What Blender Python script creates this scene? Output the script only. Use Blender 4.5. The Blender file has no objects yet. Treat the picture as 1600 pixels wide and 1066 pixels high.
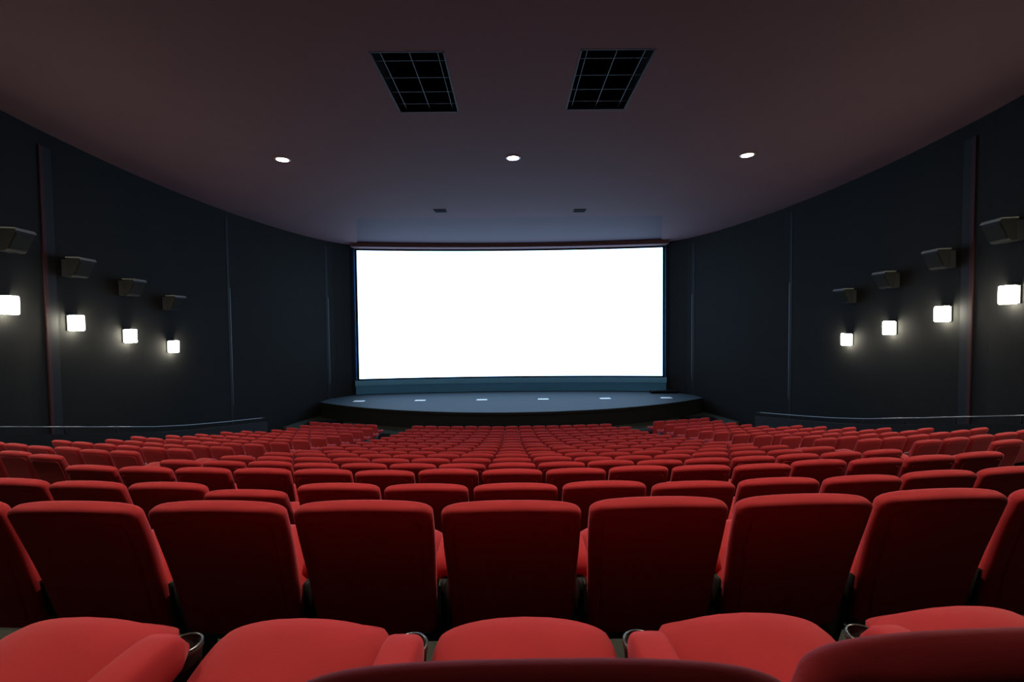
import bpy, bmesh, math, random
from mathutils import Vector, Matrix
random.seed(7)
S = bpy.context.scene
C = S.collection
H0 = 5.07            # camera height over the lowest floor
CEIL = H0 + 4.57
PI = math.pi

# ------------------------------------------------------------------ materials
def mat(name, col, rough=0.8, metal=0.0, sheen=0.0, sheen_tint=None, bump=0.0, bscale=200.0, var=0.0, vscale=3.0, spec=0.5, emit=None, estr=0.0):
    m = bpy.data.materials.new(name); m.use_nodes = True
    nt = m.node_tree; b = nt.nodes['Principled BSDF']
    b.inputs['Base Color'].default_value = (*col, 1)
    b.inputs['Roughness'].default_value = rough
    b.inputs['Metallic'].default_value = metal
    b.inputs['Specular IOR Level'].default_value = spec
    if sheen:
        b.inputs['Sheen Weight'].default_value = sheen
        b.inputs['Sheen Roughness'].default_value = 0.35
        b.inputs['Sheen Tint'].default_value = (*(sheen_tint or (1, 1, 1)), 1)
    if emit:
        b.inputs['Emission Color'].default_value = (*emit, 1)
        b.inputs['Emission Strength'].default_value = estr
    tc = nt.nodes.new('ShaderNodeTexCoord')
    if var:
        n = nt.nodes.new('ShaderNodeTexNoise'); n.inputs['Scale'].default_value = vscale; n.inputs['Detail'].default_value = 4
        nt.links.new(tc.outputs['Object'], n.inputs['Vector'])
        mx = nt.nodes.new('ShaderNodeMix'); mx.data_type = 'RGBA'
        mx.inputs[6].default_value = (*[c * (1 - var) for c in col], 1)
        mx.inputs[7].default_value = (*[min(1, c * (1 + var)) for c in col], 1)
        nt.links.new(n.outputs['Fac'], mx.inputs[0]); nt.links.new(mx.outputs[2], b.inputs['Base Color'])
    if bump:
        n2 = nt.nodes.new('ShaderNodeTexNoise'); n2.inputs['Scale'].default_value = bscale; n2.inputs['Detail'].default_value = 3
        nt.links.new(tc.outputs['Object'], n2.inputs['Vector'])
        bp = nt.nodes.new('ShaderNodeBump'); bp.inputs['Strength'].default_value = bump; bp.inputs['Distance'].default_value = 0.01
        nt.links.new(n2.outputs['Fac'], bp.inputs['Height']); nt.links.new(bp.outputs['Normal'], b.inputs['Normal'])
    return m

M = {}
M['velvet'] = mat('red_velvet', (0.43, 0.032, 0.036), 0.85, sheen=0.15, sheen_tint=(1.0, 0.45, 0.5), bump=0.05, bscale=260, var=0.10, vscale=9, spec=0.2)
M['plastic'] = mat('black_plastic', (0.012, 0.012, 0.013), 0.45)
M['grey_plastic'] = mat('grey_plastic', (0.045, 0.048, 0.045), 0.4)
M['chrome'] = mat('chrome', (0.22, 0.25, 0.25), 0.3, metal=1.0)
M['steel'] = mat('painted_steel', (0.008, 0.008, 0.009), 0.6, spec=0.2)
M['wall'] = mat('dark_wall_fabric', (0.0100, 0.0100, 0.0092), 0.95, bump=0.3, bscale=40, var=0.12, vscale=0.8, spec=0.1)
M['seam'] = mat('black_seam', (0.004, 0.004, 0.004), 0.8, spec=0.2)
M['burgundy'] = mat('burgundy_strip', (0.022, 0.003, 0.004), 0.8, spec=0.2)
M['edge'] = mat('grey_edge_bead', (0.02, 0.024, 0.028), 0.5)
M['ceiling'] = mat('ceiling_plaster', (0.094, 0.050, 0.056), 0.9, var=0.06, vscale=0.7, bump=0.1, bscale=3, spec=0.15)
M['panel'] = mat('ceiling_panel_plaster', (0.066, 0.046, 0.055), 0.9, var=0.05, vscale=0.7, spec=0.15)
M['carpet'] = mat('dark_carpet', (0.048, 0.056, 0.046), 1.0, bump=0.4, bscale=90, var=0.15, vscale=6, spec=0.05)
M['parapet'] = mat('parapet_paint', (0.005, 0.006, 0.0055), 0.85, var=0.1, vscale=2, spec=0.2)
M['stage'] = mat('stage_boards', (0.025, 0.035, 0.042), 0.75, var=0.08, vscale=1.5, spec=0.2)
M['stage_face'] = mat('stage_front_black', (0.008, 0.009, 0.009), 0.8, spec=0.2)
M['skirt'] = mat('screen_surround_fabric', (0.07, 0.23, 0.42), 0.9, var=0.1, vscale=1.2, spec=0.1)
M['mask'] = mat('black_masking', (0.004, 0.005, 0.006), 0.9, spec=0.1)
M['plate'] = mat('pale_floor_plate', (0.75, 0.78, 0.80), 0.5)
M['black'] = mat('black_void', (0.003, 0.004, 0.006), 0.9, spec=0.1)
M['wire'] = mat('grid_rod', (0.018, 0.032, 0.032), 0.5, metal=0.2)
M['speaker'] = mat('speaker_cabinet', (0.0045, 0.005, 0.0045), 0.8, spec=0.2, bump=0.1, bscale=60)
M['speaker_lit_top'] = mat('speaker_lit_edge', (0.11, 0.115, 0.10), 0.7)  # pale colour stands for light on the cabinet's top edge
M['speaker_cloth'] = mat('speaker_cloth', (0.0075, 0.008, 0.007), 0.95, spec=0.1, bump=0.4, bscale=300)
M['rail'] = mat('dull_rail_metal', (0.085, 0.085, 0.080), 0.28, metal=1.0)
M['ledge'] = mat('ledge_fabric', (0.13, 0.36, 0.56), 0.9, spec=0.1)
M['screen'] = mat('projection_screen', (0.8, 0.8, 0.8), 0.9, emit=(0.40, 0.66, 1.0), estr=4.5)
M['lamp'] = mat('sconce_glass', (0.9, 0.9, 0.85), 0.3, emit=(1.0, 0.95, 0.78), estr=85.0)
M['down'] = mat('downlight_lens', (0.9, 0.9, 0.85), 0.3, emit=(1.0, 0.90, 0.84), estr=250.0)
M['down_added'] = mat('added_rear_light_lens', (0.9, 0.9, 0.85), 0.3, emit=(1.0, 0.82, 0.66), estr=7000.0)  # strong lens of the unseen lights added for the near seats
M['ring'] = mat('downlight_ring', (0.30, 0.24, 0.22), 0.4)

# ------------------------------------------------------------------ helpers
def obj(name, bm, mats, parent=None, smooth=False, recalc=True):
    if recalc: bmesh.ops.recalc_face_normals(bm, faces=bm.faces)
    me = bpy.data.meshes.new(name); bm.to_mesh(me); bm.free()
    for m in (mats if isinstance(mats, (list, tuple)) else [mats]): me.materials.append(m)
    if smooth:
        for p in me.polygons: p.use_smooth = True
    o = bpy.data.objects.new(name, me); C.objects.link(o)
    if parent: o.parent = parent
    return o
def tag(o, label=None, cat=None, group=None, kind=None):
    if label: o['label'] = label
    if cat: o['category'] = cat
    if group: o['group'] = group
    if kind: o['kind'] = kind
    return o
def empty(name, loc, rz=0.0):
    o = bpy.data.objects.new(name, None); C.objects.link(o); o.location = loc; o.rotation_euler = (0, 0, rz); o.empty_display_size = .2
    return o
def box(bm, x0, x1, y0, y1, z0, z1, mi=0):
    v = [bm.verts.new(p) for p in ((x0,y0,z0),(x1,y0,z0),(x1,y1,z0),(x0,y1,z0),(x0,y0,z1),(x1,y0,z1),(x1,y1,z1),(x0,y1,z1))]
    for f in ((0,3,2,1),(4,5,6,7),(0,1,5,4),(1,2,6,5),(2,3,7,6),(3,0,4,7)):
        bm.faces.new([v[i] for i in f]).material_index = mi
    return v
def loft(bm, rings, mi=0, cap=True, closed=True):
    rv = [[bm.verts.new(p) for p in r] for r in rings]
    n = len(rv[0])
    for a, b in zip(rv, rv[1:]):
        for i in range(n if closed else n - 1):
            bm.faces.new((a[i], a[(i+1) % n], b[(i+1) % n], b[i])).material_index = mi
    if cap:
        bm.faces.new(rv[0][::-1]).material_index = mi; bm.faces.new(rv[-1]).material_index = mi
    return rv
def sup(a, b, n, N):
    out = []
    for k in range(N):
        t = 2 * PI * k / N; c, s = math.cos(t), math.sin(t)
        out.append((a * math.copysign(abs(c) ** (2 / n), c), b * math.copysign(abs(s) ** (2 / n), s)))
    return out
def tube(bm, pts, r, N=8, mi=0):
    rings = []
    for i, p in enumerate(pts):
        p = Vector(p)
        d = (Vector(pts[min(i+1, len(pts)-1)]) - Vector(pts[max(i-1, 0)])).normalized()
        u = d.cross(Vector((0, 0, 1)))
        if u.length < 1e-4: u = Vector((1, 0, 0))
        u.normalize(); w = u.cross(d)
        rings.append([p + r * (math.cos(2*PI*k/N) * u + math.sin(2*PI*k/N) * w) for k in range(N)])
    loft(bm, rings, mi)
def cyl(bm, cx, cy, z0, z1, r0, r1, N=24, mi=0, cap=True):
    loft(bm, [[(cx + r * math.cos(2*PI*k/N), cy + r * math.sin(2*PI*k/N), z) for k in range(N)] for r, z in ((r0, z0), (r1, z1))], mi, cap)

# ------------------------------------------------------------------ chair parts (local frame: +Y faces the screen, origin on the floor under the top of the back)
RECL = math.radians(16)
BACK_Z0 = 0.40
BACK_LEN = 0.615
def strip_caps(bm, rv):
    N = len(rv[0])
    for ring in (rv[0], rv[-1]):
        for k in range(N // 2):
            q = [ring[k], ring[k + 1], ring[(N - k - 1) % N], ring[(N - k) % N]]
            u = []
            for v in q:
                if v not in u: u.append(v)
            if len(u) > 2: bm.faces.new(u)
def back_rings(N, steps, A=0.2585, B=0.041, L=BACK_LEN, inset=0.0, yoff=0.0, n=3.6):
    rings = []
    def ring(v, a, b, nn, crown=0.0):
        r = []
        for x, y in sup(a, b, nn, N):
            zz = v - crown * (x / max(a, 1e-4)) ** 2
            r.append((x, y + yoff + 0.012 * math.sin(PI * min(1, max(0, v / L))) , zz))
        return r
    A0 = A * 0.93
    for t in [i / 3 for i in range(4)]:                       # bottom roll
        ang = t * PI / 2
        rings.append(ring(inset + 0.04 * (1 - math.sin(PI/2 - ang) if False else 1 - math.cos(PI/2 - ang)) if False else inset + 0.035 * (1 - math.cos(ang)) * 1.0, A0 - inset - 0.05 * (1 - math.sin(ang)), max(0.004, B * max(0.12, math.sin(ang)) ** 0.6), n))
    for i in range(1, steps + 1):
        f = i / (steps + 1)
        v = inset + 0.04 + (L - inset - 0.095 - inset) * f
        rings.append(ring(v, A0 + (A - A0) * min(1, f * 1.3) - inset, B, n))
    k = 7 if N > 20 else 4
    for i in range(k + 1):                                     # top roll
        ang = i / k * PI / 2 * 0.985
        rings.append(ring(L - inset - 0.045 + 0.045 * math.sin(ang), A - inset - 0.068 * (1 - math.cos(ang)), max(0.002, B * math.cos(ang) ** 0.55), n - 0.6 * i / k, 0.010 * i / k))
    return rings
def backrest_bm(hi=True):
    bm = bmesh.new(); rv = loft(bm, back_rings(48 if hi else 16, 6 if hi else 2), cap=False); strip_caps(bm, rv); return bm
def panel_bm():
    bm = bmesh.new(); loft(bm, back_rings(32, 4, A=0.2585, B=0.008, inset=0.045, yoff=-0.0350, n=5.0)); return bm
def piping_bm():
    bm = bmesh.new()
    pts = []
    A, L, i0 = 0.2585 - 0.040, BACK_LEN - 0.040, 0.045
    r = 0.075
    for s in (-1, 1):
        seg = [(s * (A * 0.93), -0.0545, i0)] + [(s * (A * (0.93 + 0.07 * f)), -0.0545, i0 + (L - r - i0) * f) for f in (0.4, 0.8, 1.0)]
        seg += [(s * (A - r + r * math.cos(a)), -0.0535 - 0.0, L - r + r * math.sin(a)) for a in [PI/2 * j / 6 for j in range(1, 7)]]
        pts.append(seg)
    line = pts[0] + pts[1][::-1]
    tube(bm, line, 0.0035, 6); return bm
def seat_bm(hi=True):
    # puffy cushion along Y, tipped so that its front edge stands higher
    bm = bmesh.new(); N = 36 if hi else 14; k = 14 if hi else 6
    rings = []
    for i in range(k + 1):
        f = i / k; e = 2 * f - 1
        prof = max(0.06, 1 - abs(e) ** 6) ** 0.5
        a = 0.223 * (0.90 + 0.10 * min(1, prof)) - 0.03 * (1 - prof)
        b = 0.062 * prof
        y = 0.055 + 0.50 * f
        z = 0.0 + 0.012 * math.sin(PI * f)
        ring = []
        for x, w in sup(a, b, 2.9, N):
            zz = w
            if w > 0: zz += 0.044 * (1 - (x / a) ** 2) * prof
            ring.append((x, y, z + zz))
        rings.append(ring)
    loft(bm, rings)
    tilt = math.radians(17)
    for v in bm.verts:
        y, z = v.co.y - 0.05, v.co.z
        v.co.y = 0.115 + y * math.cos(tilt) - z * math.sin(tilt)
        v.co.z = 0.455 + y * math.sin(tilt) + z * math.cos(tilt)
    return bm
def seat_pan_bm():
    bm = bmesh.new()
    rings = []
    for f, a, t in ((0, .17, .012), (.1, .20, .03), (.5, .205, .042), (.9, .20, .03), (1, .17, .012)):
        rings.append([(x, 0.08 + 0.42 * f, w - 0.055 - t * .5) for x, w in sup(a, t, 4, 20)])
    loft(bm, rings)
    tilt = math.radians(17)
    for v in bm.verts:
        y, z = v.co.y - 0.05, v.co.z
        v.co.y = 0.115 + y * math.cos(tilt) - z * math.sin(tilt)
        v.co.z = 0.455 + y * math.sin(tilt) + z * math.cos(tilt)
    return bm
def arm_bm(sx, hi=True):
    bm = bmesh.new(); N = 24 if hi else 10; k = 12 if hi else 5
    rings = []
    for i in range(k + 1):
        f = i / k; e = 2 * f - 1
        prof = max(0.05, 1 - abs(e) ** 8) ** 0.5
        a = 0.0445 * (0.80 + 0.20 * prof); b = 0.052 * prof
        y = 0.165 + 0.305 * f
        z = 0.652 + 0.012 * math.sin(PI * f) - 0.012 * (1 - f) 
        rings.append([(sx * 0.273 + x, y, z + w) for x, w in sup(a, b, 4.2, N)])
    loft(bm, rings); return bm
def cup_bm(sx):
    bm = bmesh.new(); N = 24; cx, cy = sx * 0.273, 0.498
    prof = [(0.0, .50), (0.026, .50), (0.030, .53), (0.038, .620), (0.041, .625), (0.041, .633), (0.039, .635), (0.035, .632), (0.028, .53), (0.0, .52)]
    rings = [[(cx + max(r, .001) * math.cos(2*PI*j/N), cy + max(r, .001) * math.sin(2*PI*j/N), z) for j in range(N)] for r, z in prof]
    loft(bm, rings); return bm
def cup_rim_bm(sx):
    bm = bmesh.new(); cx, cy = sx * 0.273, 0.498; N = 28; rings = []
    for j in range(N):
        a = 2 * PI * j / N
        rings.append([(cx + (0.038 + 0.003 * math.cos(b)) * math.cos(a), cy + (0.038 + 0.003 * math.cos(b)) * math.sin(a), 0.637 + 0.003 * math.sin(b)) for b in [2*PI*q/6 for q in range(6)]])
    rings.append(rings[0]); loft(bm, rings, cap=False)
    bmesh.ops.remove_doubles(bm, verts=bm.verts, dist=1e-5); return bm
def stand_bm(sx):
    bm = bmesh.new(); cx = sx * 0.275
    rings = [[(cx + x, 0.27 + y, z) for x, y in sup(a, b, 5, 16)] for a, b, z in ((.035, .20, 0), (.035, .20, .015), (.014, .09, .03), (.014, .08, .30), (.014, .15, .50), (.014, .165, .62))]
    loft(bm, rings); return bm

MESH = {}
def mk(name, bm, m, smooth=True):
    bmesh.ops.recalc_face_normals(bm, faces=bm.faces)
    me = bpy.data.meshes.new(name); bm.to_mesh(me); bm.free(); me.materials.append(m)
    for p in me.polygons: p.use_smooth = smooth
    MESH[name] = me
mk('backrest', backrest_bm(), M['velvet'])
mk('backrest_small', backrest_bm(False), M['velvet'])
mk('back_panel', panel_bm(), M['velvet'])
mk('piping', piping_bm(), M['velvet'])
mk('seat', seat_bm(), M['velvet'])
mk('seat_small', seat_bm(False), M['velvet'])
mk('seat_pan', seat_pan_bm(), M['plastic'])
for sx, s in ((1, 'a'), (-1, 'b')):
    mk('arm_' + s, arm_bm(sx), M['velvet']); mk('arm_small_' + s, arm_bm(sx, False), M['velvet'])
    mk('cup_' + s, cup_bm(sx), M['grey_plastic']); mk('rim_' + s, cup_rim_bm(sx), M['chrome'])
    mk('stand_' + s, stand_bm(sx), M['steel'])

def back_pose(extra):
    r = RECL + extra
    # pivot at the foot of the back
    return (0, math.sin(RECL) * BACK_LEN, BACK_Z0), (r, 0, 0)
def part(name, me, parent):
    o = bpy.data.objects.new(name, MESH[me]); C.objects.link(o); o.parent = parent; return o
def new_chair(detail, arms):
    t = empty('cinema_chair', (0, 0, 0))
    if detail:
        b = part('backrest', 'backrest', t); p = part('back_panel', 'back_panel', b)
        part('seat', 'seat', t); part('seat_pan', 'seat_pan', t)
        for s in arms:
            a = part('armrest', 'arm_' + s, t); k = part('cup_holder', 'cup_' + s, t); part('rim', 'rim_' + s, k)
            part('stanchion', 'stand_' + s, t)
    else:
        b = part('backrest', 'backrest_small', t); part('seat', 'seat_small', t)
        for s in arms:
            part('armrest', 'arm_small_' + s, t); part('stanchion', 'stand_' + s, t)
    b.location, b.rotation_euler = back_pose(0)
    return t
KIDS = {}
def note(t):
    d = {}
    for o in C.objects:
        if o.parent: d.setdefault(o.parent.name, []).append(o)
    return d
PROTO = {}
def copy_chair(detail, arms):
    key = (detail, arms)
    if key not in PROTO:
        t = new_chair(detail, arms); PROTO[key] = t
        kids = [o for o in C.objects if o.parent == t]
        KIDS[key] = [(k, [g for g in C.objects if g.parent == k]) for k in kids]
        return t, [k for k, _ in KIDS[key] if k.name.startswith('backrest')][0]
    src = PROTO[key]; r = src.copy(); C.objects.link(r); back = None
    for k, gs in KIDS[key]:
        c = k.copy(); C.objects.link(c); c.parent = r
        if k.name.startswith('backrest'): back = c
        for g in gs:
            d = g.copy(); C.objects.link(d); d.parent = c
    return r, back

# ------------------------------------------------------------------ seating plan
R = 29.0
DROP = [0.385, .643, .966, 1.230, 1.511, 1.781, 2.044, 2.309, 2.55, 2.79, 3.02, 3.23, 3.45, 3.63, 3.81, 3.96, 4.07]
def row_D(n): return 1.65 + 1.103 * (n - 1)
def row_floor(n): return H0 - DROP[n] - 1.0
def arc(n, u):
    th = u / R
    return R * math.sin(th), row_D(n) + R * (1 - math.cos(th)), th
ROWW = ['nearest', 'second', 'third', 'fourth', 'fifth', 'sixth', 'seventh', 'eighth', 'ninth', 'tenth', 'eleventh', 'twelfth', 'thirteenth', 'fourteenth', 'fifteenth', 'sixteenth', 'frontmost']
ORD = ['', 'first', 'second', 'third', 'fourth', 'fifth', 'sixth', 'seventh', 'eighth', 'ninth']
NEAR = {
 (0, -2): 'red cinema chair in nearest row, showing only its cushion beside the thick padded armrest',
 (0, -1): 'red cinema chair in nearest row whose empty cushion lies beside the left armrest pad',
 (0, 0): 'red cinema chair in nearest row, its dark plum back top low at bottom centre',
 (0, 1): 'red cinema chair in nearest row with large dark rounded back corner at bottom right',
 (0, 2): 'red cinema chair in nearest row, cushion peeking above the large dark rounded back',
}
plan = []     # (row, u, label, arms, extra recline)
SHIFT = {0: .025, 1: -.005, 2: .02}
for n in range(0, 17):
    lo, hi = (-7, 8) if n < 16 else (-7, 7)
    if n == 0: lo, hi = -3, 3
    if n == 1: lo, hi = -5, 5
    if n == 2: lo, hi = -7, 8
    for c in range(lo, hi + 1):
        ext = random.gauss(0, math.radians(0.9)); dz = 0.0
        if n == 0: ext = {-1: math.radians(16), 0: math.radians(4.5), 1: math.radians(3.0), -2: math.radians(14)}.get(c, 0)
        if n == 2 and c == -3: ext = math.radians(6)
        if n == 1: ext = {-3: 0.015, -2: 0.0, -1: -.004, 0: .01, 1: -.006, 2: 0.0, 3: -.012}.get(c, 0)
        side = 'left' if c < 0 else 'right'
        if (n, c) in NEAR: lab = NEAR[(n, c)]
        elif c == 0: lab = f'red cinema chair in {ROWW[n]} row, on the middle column facing the screen centre'
        else: lab = f'red cinema chair in {ROWW[n]} row, centre block, {ORD[abs(c)]} {side} of the middle column'
        plan.append((n, .55 * c + SHIFT.get(n, 0), lab, 'ab' if c == lo else 'a', ext, 'centre'))
    if n >= 4:
        kl = 6 if n < 8 else 7 if n < 13 else 6
        kr = 6 if n < 12 else 5
        for side, s, inner, k in (('left', -1, 5.45 if n < 16 else 5.6, kl), ('right', 1, 6.03 if n < 16 else 5.95, kr)):
            for i in range(k):
                u = s * (inner + .275 + .55 * i)
                lab = f'red cinema chair in {ROWW[n]} row, {side} block, {ORD[i+1]} seat from the aisle'
                if i == k - 1: lab = f'red cinema chair ending the {ROWW[n]} row of the {side} block, nearest the railing'
                arms = 'a'
                if (s < 0 and i == k - 1) or (s > 0 and i == 0): arms = 'ab'
                plan.append((n, u, lab, arms, random.gauss(0, math.radians(0.9)), side))
def in_view(n, u):
    x, d, th = arc(n, u)
    if n == 0: return abs(x) < 1.45
    return d > 0.3 and abs(x) - 0.30 < d * 800 / 711
plan = [p for p in plan if in_view(p[0], p[1])]
def dist(p):
    x, d, th = arc(p[0], p[1]); return math.sqrt(x * x + d * d)
plan.sort(key=dist)
NIND = 300
for i, (n, u, lab, arms, ext, blk) in enumerate(plan[:NIND]):
    x, d, th = arc(n, u)
    r, back = copy_chair(n <= 7, arms)
    r.location = (x, d, row_floor(n)); r.rotation_euler = (0, 0, th)
    loc, rot = back_pose(ext); back.location = loc; back.rotation_euler = rot
    if n == 0: back.location.z += {0: .062, 1: .052}.get(round((u - .025) / .55), 0); back.location.y -= .050 + (.026 if -.1 < u < .1 else 0)
    tag(r, lab, 'chair', 'red cinema chairs in tiered rows')
bm = bmesh.new()
def add_mesh(bm, me, mtx, mi=0):
    vs = [bm.verts.new(mtx @ v.co) for v in me.vertices]
    for p in me.polygons:
        try: f = bm.faces.new([vs[i] for i in p.vertices]); f.material_index = mi; f.smooth = True
        except ValueError: pass
for n, u, lab, arms, ext, blk in plan[NIND:]:
    x, d, th = arc(n, u)
    m0 = Matrix.Translation((x, d, row_floor(n))) @ Matrix.Rotation(th, 4, 'Z')
    loc, rot = back_pose(ext)
    add_mesh(bm, MESH['backrest_small'], m0 @ Matrix.Translation(loc) @ Matrix.Rotation(rot[0], 4, 'X'))
    add_mesh(bm, MESH['seat_small'], m0)
    for s in arms: add_mesh(bm, MESH['arm_small_' + s], m0); add_mesh(bm, MESH['stand_' + s], m0, 1)
rest = obj('distant_cinema_chairs', bm, [M['velvet'], M['steel']], recalc=False)
tag(rest, 'remaining far rows of small red cinema chairs in front of the stage', 'chairs', kind='stuff')
print('chairs', len(plan))

# ------------------------------------------------------------------ floor in tiers following the row arcs
prof = [(-2.6, row_floor(0))]
for n in range(1, 17):
    s = row_D(n) - 0.44
    prof += [(s, row_floor(n - 1)), (s, row_floor(n))]
prof += [(row_D(16) + 0.9, row_floor(16)), (27.5, 0.0)]
prof[-1:] = [(row_D(16) + 0.9, 0.42), (27.5, 0.42)]
bm = bmesh.new(); NX = 48
rings = []
for s, z in prof:
    ring = []
    for i in range(NX + 1):
        X = -12.0 + 24.0 * i / NX
        off = R - math.sqrt(R * R - X * X) if -2 < s < 26 else 0
        ring.append((X, s + off, z))
    rings.append(ring)
loft(bm, rings, cap=False, closed=False)
tag(obj('floor', bm, M['carpet'], recalc=False), kind='structure')

# ------------------------------------------------------------------ side walls, curved in plan
WP = [(-2.6, 8.3), (2.0, 9.0), (5.0, 9.6), (9.3, 10.45), (10.6, 10.72), (14.0, 11.10), (17.9, 11.08), (21.5, 10.6), (24.4, 9.75), (25.8, 8.80)]
def wall_x(d):
    P = WP
    if d <= P[0][0]: return P[0][1]
    if d >= P[-1][0]: return P[-1][1]
    for i in range(len(P) - 1):
        if P[i][0] <= d <= P[i+1][0]: break
    p0, p1, p2, p3 = P[max(i-1, 0)], P[i], P[i+1], P[min(i+2, len(P)-1)]
    t = (d - p1[0]) / (p2[0] - p1[0]); h = p2[0] - p1[0]
    m1 = (p2[1] - p0[1]) / max(p2[0] - p0[0], 1e-6); m2 = (p3[1] - p1[1]) / max(p3[0] - p1[0], 1e-6)
    return (2*t**3 - 3*t**2 + 1) * p1[1] + (t**3 - 2*t**2 + t) * h * m1 + (-2*t**3 + 3*t**2) * p2[1] + (t**3 - t**2) * h * m2
def wall_ang(d):
    e = 0.05; return math.atan2(wall_x(d + e) - wall_x(d - e), 2 * e)   # 0 = parallel to the room's axis
for s, nm in ((-1, 'left'), (1, 'right')):
    bm = bmesh.new(); ds = [-2.6 + (25.9 + 2.6) * i / 72 for i in range(73)]
    ring_a = [(s * wall_x(d), d, -0.1) for d in ds]; ring_b = [(s * wall_x(d), d, CEIL + 0.05) for d in ds]
    ring_c = [(s * (wall_x(d) + .25), d, CEIL + 0.05) for d in ds]; ring_d = [(s * (wall_x(d) + .25), d, -0.1) for d in ds]
    loft(bm, [ring_a, ring_b, ring_c, ring_d, ring_a], cap=False, closed=False)
    bmesh.ops.remove_doubles(bm, verts=bm.verts, dist=1e-5)
    tag(obj('wall_' + nm, bm, M['wall'], smooth=False), kind='structure')
k = 0
def strip(s, d0, d1, out, m, z0, z1, name):
    bm = bmesh.new()
    r = []
    for d in (d0, d1):
        x = wall_x(d)
        r.append([(s * (x + .02), d, z0), (s * (x - out), d, z0), (s * (x - out), d, z1), (s * (x + .02), d, z1)])
    loft(bm, r); return tag(obj(name, bm, m), kind='structure')
for s in (-1, 1):
    for kind_, d, w in (('thick', 10.62, .24), ('thin', 17.9, .14), ('thin', 24.25, .16)):
        k += 1
        zt = CEIL - 0.35 if kind_ == 'thick' else CEIL - 0.25
        strip(s, d, d + w, .012, M['seam'], 0, zt, f'trim_{k}')
        if kind_ == 'thick':
            k += 1; strip(s, d - .10, d, .03, M['burgundy'], 0, zt, f'trim_{k}')
        else:
            k += 1; strip(s, d + w, d + w + .02, .016, M['edge'], 2.0, CEIL - 3.0, f'trim_{k}')
# wall behind the camera and wall behind the screen
bm = bmesh.new(); box(bm, -8.6, 8.6, -2.85, -2.6, 3.0, CEIL + .05); tag(obj('wall_back', bm, M['seam']), kind='structure')
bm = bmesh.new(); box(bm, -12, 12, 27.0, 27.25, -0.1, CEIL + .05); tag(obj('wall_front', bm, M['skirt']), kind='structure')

# ------------------------------------------------------------------ ceiling with two hatch openings and a shallow panel
HL = (-2.32, -1.06, 7.75, 9.92); HR = (1.22, 2.48, 7.73, 9.87)
bm = bmesh.new()
xs = [-12, HL[0], HL[1], 0.1, HR[0], HR[1], 12]
def quad(pts, mi=0):
    f = bm.faces.new([bm.verts.new(p) for p in pts]); f.material_index = mi
def rect(x0, x1, y0, y1, z=CEIL): quad([(x0, y0, z), (x0, y1, z), (x1, y1, z), (x1, y0, z)])
rect(-12, 12, -2.9, 7.5)
rect(-12, HL[0], 7.5, 10.2); rect(HL[1], HR[0], 7.5, 10.2); rect(HR[1], 12, 7.5, 10.2)
for h in (HL, HR):
    rect(h[0], h[1], 7.5, h[2]); rect(h[0], h[1], h[3], 10.2)
    z2 = CEIL + 0.7
    quad([(h[0], h[2], CEIL), (h[1], h[2], CEIL), (h[1], h[2], z2), (h[0], h[2], z2)], 1)
    quad([(h[0], h[3], CEIL), (h[0], h[3], z2), (h[1], h[3], z2), (h[1], h[3], CEIL)], 1)
    quad([(h[0], h[2], CEIL), (h[0], h[2], z2), (h[0], h[3], z2), (h[0], h[3], CEIL)], 1)
    quad([(h[1], h[2], CEIL), (h[1], h[3], CEIL), (h[1], h[3], z2), (h[1], h[2], z2)], 1)
    quad([(h[0], h[2], z2), (h[1], h[2], z2), (h[1], h[3], z2), (h[0], h[3], z2)], 1)
PY0, PY1, PX0, PX1, PZ, PZB = 19.5, 26.2, 6.5, 8.7, CEIL + 0.28, CEIL + 0.01
rect(-12, 12, 10.2, PY0)
quad([(-12, PY0, CEIL), (-12, PY1, CEIL), (-PX1, PY1, CEIL), (-PX0, PY0, CEIL)])
quad([(12, PY0, CEIL), (PX0, PY0, CEIL), (PX1, PY1, CEIL), (12, PY1, CEIL)])
rect(-12, 12, PY1, 27.2)
quad([(-PX0, PY0, PZ), (-PX1, PY1, PZB), (PX1, PY1, PZB), (PX0, PY0, PZ)], 2)
quad([(-PX0, PY0, CEIL), (PX0, PY0, CEIL), (PX0, PY0, PZ), (-PX0, PY0, PZ)], 2)
quad([(-PX1, PY1, CEIL), (-PX1, PY1, PZB), (PX1, PY1, PZB), (PX1, PY1, CEIL)], 2)
quad([(-PX0, PY0, CEIL), (-PX0, PY0, PZ), (-PX1, PY1, PZB), (-PX1, PY1, CEIL)], 2)
quad([(PX0, PY0, CEIL), (PX1, PY1, CEIL), (PX1, PY1, PZB), (PX0, PY0, PZ)], 2)
tag(obj('ceiling', bm, [M['ceiling'], M['black'], M['panel']], recalc=False), kind='structure')

bm = bmesh.new(); box(bm, -9.2, 9.2, -2.8, 2.672, H0 + 3.56, CEIL + .02); tag(obj('ceiling_shade_block', bm, M['ceiling']), kind='structure')  # unseen box added to keep direct light off the nearest back tops
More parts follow.
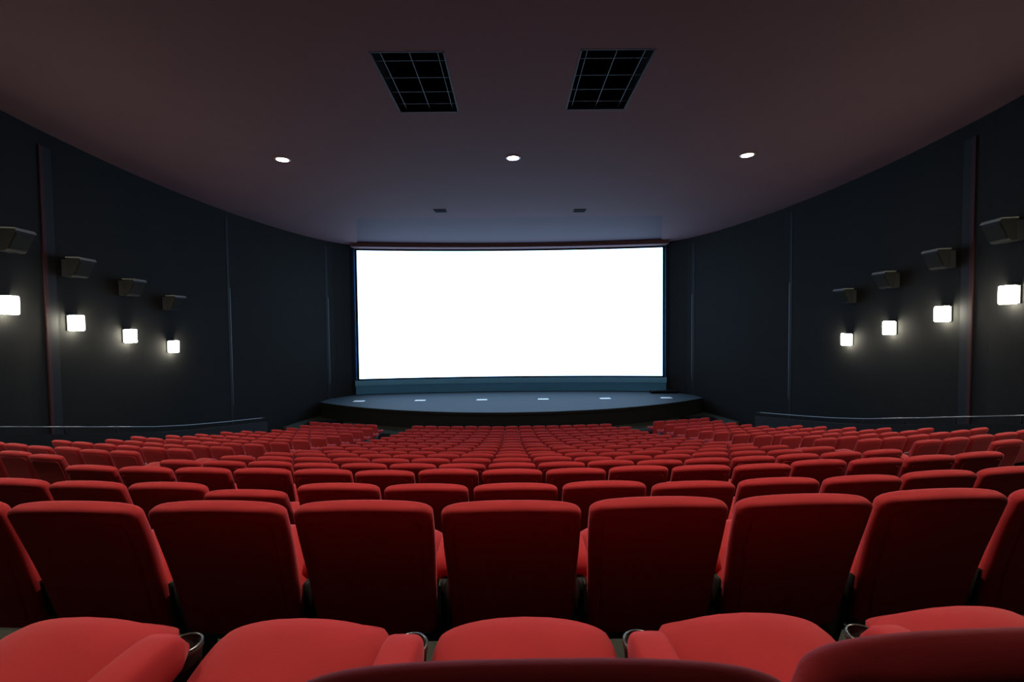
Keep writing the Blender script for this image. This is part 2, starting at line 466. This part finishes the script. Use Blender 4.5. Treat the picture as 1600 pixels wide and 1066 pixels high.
# rod grids in the hatch openings
for h, lab, lines in ((HL, 'rectangular ceiling hatch with thin rod grid, the left of the pair', (.13, .52, .90)),
                      (HR, 'rectangular ceiling hatch with thin rod grid, the right of the pair', (.10, .50, .88))):
    t = empty('ceiling_hatch', ((h[0] + h[1]) / 2, (h[2] + h[3]) / 2, CEIL))
    w, l = (h[1] - h[0]) / 2, (h[3] - h[2]) / 2
    bm = bmesh.new(); e = .025
    for b in ((-w, w, -l, -l + e), (-w, w, l - e, l), (-w, -w + e, -l, l), (w - e, w, -l, l)): box(bm, *b, -.004, .03)
    obj('hatch_frame', bm, M['steel'], t)
    bm = bmesh.new()
    for f in lines: tube(bm, [(-w + 2 * w * f, -l, .05), (-w + 2 * w * f, l, .05)], .008, 6)
    for f in (.17, .42, .66, .88): tube(bm, [(-w, l - 2 * l * (1 - f), .065), (w, l - 2 * l * (1 - f), .065)], .008, 6)
    obj('rod_grid', bm, M['wire'], t)
    tag(t, lab, 'ceiling hatch', 'ceiling hatches above the seats')
# small black vents
for x, d, lab in ((-2.74, 18.25, 'small black ceiling vent above the screen, left one'), (2.82, 18.45, 'small black ceiling vent above the screen, right one')):
    t = empty('ceiling_vent', (x, d, CEIL)); bm = bmesh.new()
    for b in ((-.24, .24, -.2, -.17), (-.24, .24, .17, .2), (-.24, -.21, -.2, .2), (.21, .24, -.2, .2)): box(bm, *b, -.025, .0)
    obj('vent_frame', bm, M['black'], t)
    bm = bmesh.new(); box(bm, -.21, .21, -.17, .17, -.010, -.002)
    for i in range(6): box(bm, -.21, .21, -.16 + .055 * i, -.14 + .055 * i, -.022, -.010)
    obj('vent_grille', bm, M['black'], t)
    tag(t, lab, 'vent', 'ceiling vents above the screen')
# downlights, plus three unseen ones added over the rear rows to light them
DL = [(-6.15, 12.55, 'round recessed ceiling downlight, the left one of the lit three'), (0.12, 12.6, 'round recessed ceiling downlight, the middle one of the lit three'), (6.5, 12.55, 'round recessed ceiling downlight, the right one of the lit three'),
      (-6.1, 3.2, 'unseen ceiling light added over the rear rows, left'), (0.12, 3.2, 'unseen ceiling light added over the rear rows, middle'), (6.4, 3.2, 'unseen ceiling light added over the rear rows, right')]
for x, d, lab in DL:
    t = empty('ceiling_downlight', (x, d, CEIL)); N = 32; q = 1.0 if d > 10 else .36
    bm = bmesh.new()
    pr = [(.150, -.001), (.205, -.001), (.205, -.012), (.195, -.020), (.160, -.024), (.150, -.018), (.150, -.001)]
    rings = [[(q * r * math.cos(2*PI*j/N), q * r * math.sin(2*PI*j/N), z) for j in range(N)] for r, z in pr]
    loft(bm, rings, cap=False); obj('trim_ring', bm, M['ring'], t, True)
    bm = bmesh.new(); pr = [(.149, -.002), (.149, -.012), (.10, -.020), (.03, -.023)]
    rings = [[(q * r * math.cos(2*PI*j/N), q * r * math.sin(2*PI*j/N), z) for j in range(N)] for r, z in pr]
    loft(bm, rings); obj('lens', bm, M['down'] if d > 10 else M['down_added'], t, True)
    tag(t, lab, 'ceiling light', 'ceiling downlights')

# ------------------------------------------------------------------ screen and its surround
SZ0, SZ1, SW = H0 - 2.97, H0 + 4.27, 8.60
def scr_y(x, extra=0.0): return 25.75 + 0.68 * (1 - (x / SW) ** 2) + extra
def curved_sheet(bm, x0, x1, z0, z1, front, thick, n=32):
    rings = []
    for i in range(n + 1):
        x = x0 + (x1 - x0) * i / n
        y = scr_y(x) + front
        rings.append([(x, y, z0), (x, y, z1), (x, y + thick, z1), (x, y + thick, z0)])
    loft(bm, rings)
t = empty('projection_screen', (0, 26.0, SZ0))
def loc(o): o.location = (0, -26.0, -SZ0); return o
bm = bmesh.new(); curved_sheet(bm, -SW, SW, SZ0, SZ1, 0, .02); loc(obj('screen_sheet', bm, M['screen'], t))
bm = bmesh.new()
curved_sheet(bm, -SW - .12, SW + .12, SZ0 - .09, SZ0, -.05, .09); curved_sheet(bm, -SW - .12, SW + .12, SZ1, SZ1 + .09, -.05, .09)
for s in (-1, 1): box(bm, min(s * SW, s * (SW + .12)), max(s * SW, s * (SW + .12)), scr_y(SW) - .05, scr_y(SW) + .04, SZ0 - .09, SZ1 + .09)
loc(obj('masking_border', bm, M['mask'], t))
tag(t, 'huge glowing white curved cinema screen above the stage', 'screen')
STZ = H0 - 3.85
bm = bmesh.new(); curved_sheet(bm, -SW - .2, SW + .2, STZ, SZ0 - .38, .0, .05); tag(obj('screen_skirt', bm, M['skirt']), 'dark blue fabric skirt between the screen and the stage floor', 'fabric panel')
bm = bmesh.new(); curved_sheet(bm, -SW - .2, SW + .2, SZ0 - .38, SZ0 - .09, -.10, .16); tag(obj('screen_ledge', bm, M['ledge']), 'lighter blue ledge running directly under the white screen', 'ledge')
bm = bmesh.new(); curved_sheet(bm, -SW - .1, SW + .1, SZ1 + .095, CEIL + .02, -.75, .85); tag(obj('wall_above_screen', bm, M['ceiling']), kind='structure')

# ------------------------------------------------------------------ stage
bm = bmesh.new(); NA = 48; RS = 16.1; cy = 20.0 + RS; half = 9.8
def stage_ring(z, grow):
    pts = []
    for i in range(NA + 1):
        x = -half + 2 * half * i / NA
        pts.append((x * (1 + grow / half), cy - math.sqrt(RS * RS - x * x) - grow, z))
    sd = [(half + .02, 23.7), (wall_x(24.3) - .08, 24.3), (8.72, 25.72), (8.72, 26.9)]
    pts += [(x, y, z) for x, y in sd] + [(-x, y, z) for x, y in sd[::-1]]
    return pts
def stage_block(bm, z0, z1, grow, mi): loft(bm, [stage_ring(z0, grow), stage_ring(z1, grow)], mi)
t = empty('stage', (0, 20, 0))
def sloc(o): o.location = (0, -20, 0); return o
stage_block(bm, 0, STZ - .10, 0, 0); sloc(obj('stage_front', bm, M['stage_face'], t))
bm = bmesh.new(); stage_block(bm, STZ - .10, STZ, .05, 0); sloc(obj('stage_deck', bm, M['stage'], t))
bm = bmesh.new()
rings = [[(x, y - .01, STZ - .12), (x, y - .03, STZ - .12), (x, y - .03, STZ - .012), (x, y - .01, STZ - .012)] for x, y, z in stage_ring(0, .05)[:NA + 1]]
loft(bm, rings); sloc(obj('nosing', bm, M['stage_face'], t))
tag(t, 'low curved stage with blue grey deck and black front below the screen', 'stage')
for i, x in enumerate((-7.85, -4.70, -1.52, 1.65, 4.85, 8.0)):
    w = ['outermost on the left', 'second from the left', 'left of the middle', 'right of the middle', 'second from the right', 'outermost on the right'][i]
    y = 23.35
    bm = bmesh.new(); box(bm, -.27, .27, -.17, .17, 0, .015); box(bm, -.24, .24, -.14, .14, .015, .022)
    o = obj('stage_plate', bm, M['plate']); o.location = (x, y, STZ)
    tag(o, f'small pale rectangular plate on the stage deck, {w}', 'floor plate', 'pale plates across the stage')
bm = bmesh.new(); box(bm, -.75, .75, -.2, .2, 0, .13); o = obj('low_platform', bm, M['mask'])
o.location = (8.45, 25.05, STZ); tag(o, 'low flat black platform on the stage below the screen corner', 'platform')
for s, lab in ((-1, 'low dark floor step at the foot of the stage, left end'), (1, 'low dark floor step at the foot of the stage, right end')):
    bm = bmesh.new(); box(bm, -.85, .85, -.35, .30, 0, .05); box(bm, -.75, .75, -.10, .30, .05, .10)
    o = obj('floor_step', bm, M['mask']); o.location = (s * 9.0, 21.7, 0.42); tag(o, lab, 'step')

# ------------------------------------------------------------------ side parapets with handrails
RP = [(3.0, .55), (6.0, 1.24), (8.4, 1.79), (10.3, 2.22), (12.2, 2.64), (13.4, 2.86), (14.9, 3.10), (17.6, 3.50)]
def rail_drop(d):
    for a, b in zip(RP, RP[1:]):
        if a[0] <= d <= b[0]: return a[1] + (b[1] - a[1]) * (d - a[0]) / (b[0] - a[0])
    return RP[-1][1] if d > RP[-1][0] else RP[0][1]
def rail_x(d): return min(9.6, wall_x(d) - .5) if d < 8 else 9.55
for s, nm in ((-1, 'left'), (1, 'right')):
    ds = [3.0 + 14.6 * i / 40 for i in range(41)]
    def xr(d): return 9.1 + .45 * min(1, (d - 3) / 5.4)
    bm = bmesh.new()
    loft(bm, [[(s * (xr(d) - .06), d, -.05), (s * (xr(d) + .06), d, -.05), (s * (xr(d) + .06), d, H0 - rail_drop(d) - .15), (s * (xr(d) - .06), d, H0 - rail_drop(d) - .15)] for d in ds])
    tag(obj('wall_aisle_' + nm, bm, M['parapet']), kind='structure')
    t = empty('handrail', (s * 9.5, 10, H0 - rail_drop(10)))
    o = t.location
    bm = bmesh.new(); tube(bm, [(s * xr(d) - o.x, d - o.y, H0 - rail_drop(d) - o.z) for d in ds], .016, 10); obj('rail', bm, M['rail'], t, True)
    for i in range(12):
        d = 3.4 + 1.26 * i; z = H0 - rail_drop(d)
        bm = bmesh.new(); tube(bm, [(s * xr(d) - o.x, d - o.y, z - .16 - o.z), (s * xr(d) - o.x, d - o.y, z - .01 - o.z)], .012, 8); obj('post', bm, M['steel'], t, True)
    tag(t, f'thin metal handrail along the aisle parapet by the {nm} wall', 'handrail', 'side aisle handrails')

# ------------------------------------------------------------------ sconces and surround speakers
SC = [(9.45, .52), (11.25, .16), (13.1, -.20), (14.9, -.59)]
SP = [(9.45, 1.86), (11.2, 1.52), (13.05, 1.19), (14.8, .84)]
SC_ADDED = [(7.6, .88), (5.75, 1.25)]  # out-of-frame sconces added to light the ceiling sides and near seats
ORDW = ['nearest the camera', 'second from the camera', 'third from the camera', 'closest to the screen']
for s, nm in ((-1, 'left'), (1, 'right')):
    for i, (d, h) in enumerate(SC + SC_ADDED):
        th = wall_ang(d) * -s
        # local frame: +X points into the room, Y along the wall
        t = empty('wall_sconce', (s * wall_x(d), d, H0 + h), (th if s < 0 else PI + th))
        bm = bmesh.new(); box(bm, -.005, .03, -.17, .17, -.18, .18); obj('back_plate', bm, M['steel'], t)
        bm = bmesh.new(); v = box(bm, .03, .20, -.15, .15, -.19, .19)
        bmesh.ops.bevel(bm, geom=list(bm.edges), offset=.02, segments=2, affect='EDGES'); obj('lamp_shade', bm, M['lamp'], t)
        bm = bmesh.new(); box(bm, -.002, .21, -.16, .16, .191, .199); obj('added_light_shield', bm, M['steel'], t)  # opaque plate added to keep lamp light off the ceiling by the wall
        tag(t, f'square glowing white wall sconce on the {nm} wall, ' + (ORDW + ['added out of view beside the rear rows', 'added out of view beside the rearmost rows'])[i], 'wall lamp', 'wall sconces')
    for i, (d, h) in enumerate(SP):
        th = wall_ang(d) * -s
        t = empty('wall_speaker', (s * wall_x(d), d, H0 + h), (th if s < 0 else PI + th))
        # side outline of the cabinet: (out from wall, z)
        pf = [(.16, -.25), (.26, -.25), (.30, -.21), (.45, .13), (.45, .195), (.16, .195)]
        bm = bmesh.new(); loft(bm, [[(x, y, z) for x, z in pf] for y in (-.25, .25)])
        bmesh.ops.bevel(bm, geom=list(bm.edges), offset=.008, segments=1, affect='EDGES'); obj('cabinet', bm, M['speaker'], t)
        bm = bmesh.new(); loft(bm, [[(x, y, z) for x, z in ((.15, .197), (.440, .197), (.465, .16), (.475, .17), (.445, .222), (.15, .225))] for y in (-.255, .255)]); obj('lit_top_cap', bm, M['speaker_lit_top'], t)
        n = Vector((.34, 0, -.15)).normalized()
        bm = bmesh.new()
        a, b = Vector((.305, 0, -.195)), Vector((.448, 0, .12))
        loft(bm, [[(p + q + Vector((0, y, 0))) for p, q in ((a, n * .0), (b, n * .0), (b, n * .018), (a, n * .018))] for y in (-.22, .22)])
        obj('speaker_grille', bm, M['speaker_cloth'], t)
        bm = bmesh.new(); box(bm, .0, .02, -.10, .10, -.12, .12); box(bm, .02, .16, -.20, .20, -.24, .17); obj('wall_bracket', bm, M['steel'], t)
        tag(t, f'dark wedge surround speaker on the {nm} wall, {ORDW[i]}', 'speaker', 'surround speakers')

# ------------------------------------------------------------------ world, camera, colour
w = bpy.data.worlds.new('World'); S.world = w; w.use_nodes = True
w.node_tree.nodes['Background'].inputs['Color'].default_value = (0, 0, 0, 1)
cam_d = bpy.data.cameras.new('Camera'); cam = bpy.data.objects.new('Camera', cam_d); C.objects.link(cam)
cam_d.sensor_fit = 'HORIZONTAL'; cam_d.sensor_width = 36; cam_d.lens = 16.0; cam_d.clip_start = .02; cam_d.clip_end = 200
pitch = math.atan(25 / 711); roll = math.radians(-0.6); yaw = math.radians(-0.16)
mw = Matrix.Rotation(yaw, 4, 'Z') @ Matrix.Rotation(PI / 2 - pitch, 4, 'X') @ Matrix.Rotation(roll, 4, 'Z')
cam.matrix_world = Matrix.Translation((0, 0, H0)) @ mw
S.camera = cam
S.view_settings.view_transform = 'Standard'; S.view_settings.look = 'None'; S.view_settings.gamma = 1; S.view_settings.use_curve_mapping = False
S.view_settings.exposure = 0.0
S.cycles.use_denoising = True
S.cycles.max_bounces = 6
S.cycles.sample_clamp_indirect = 5
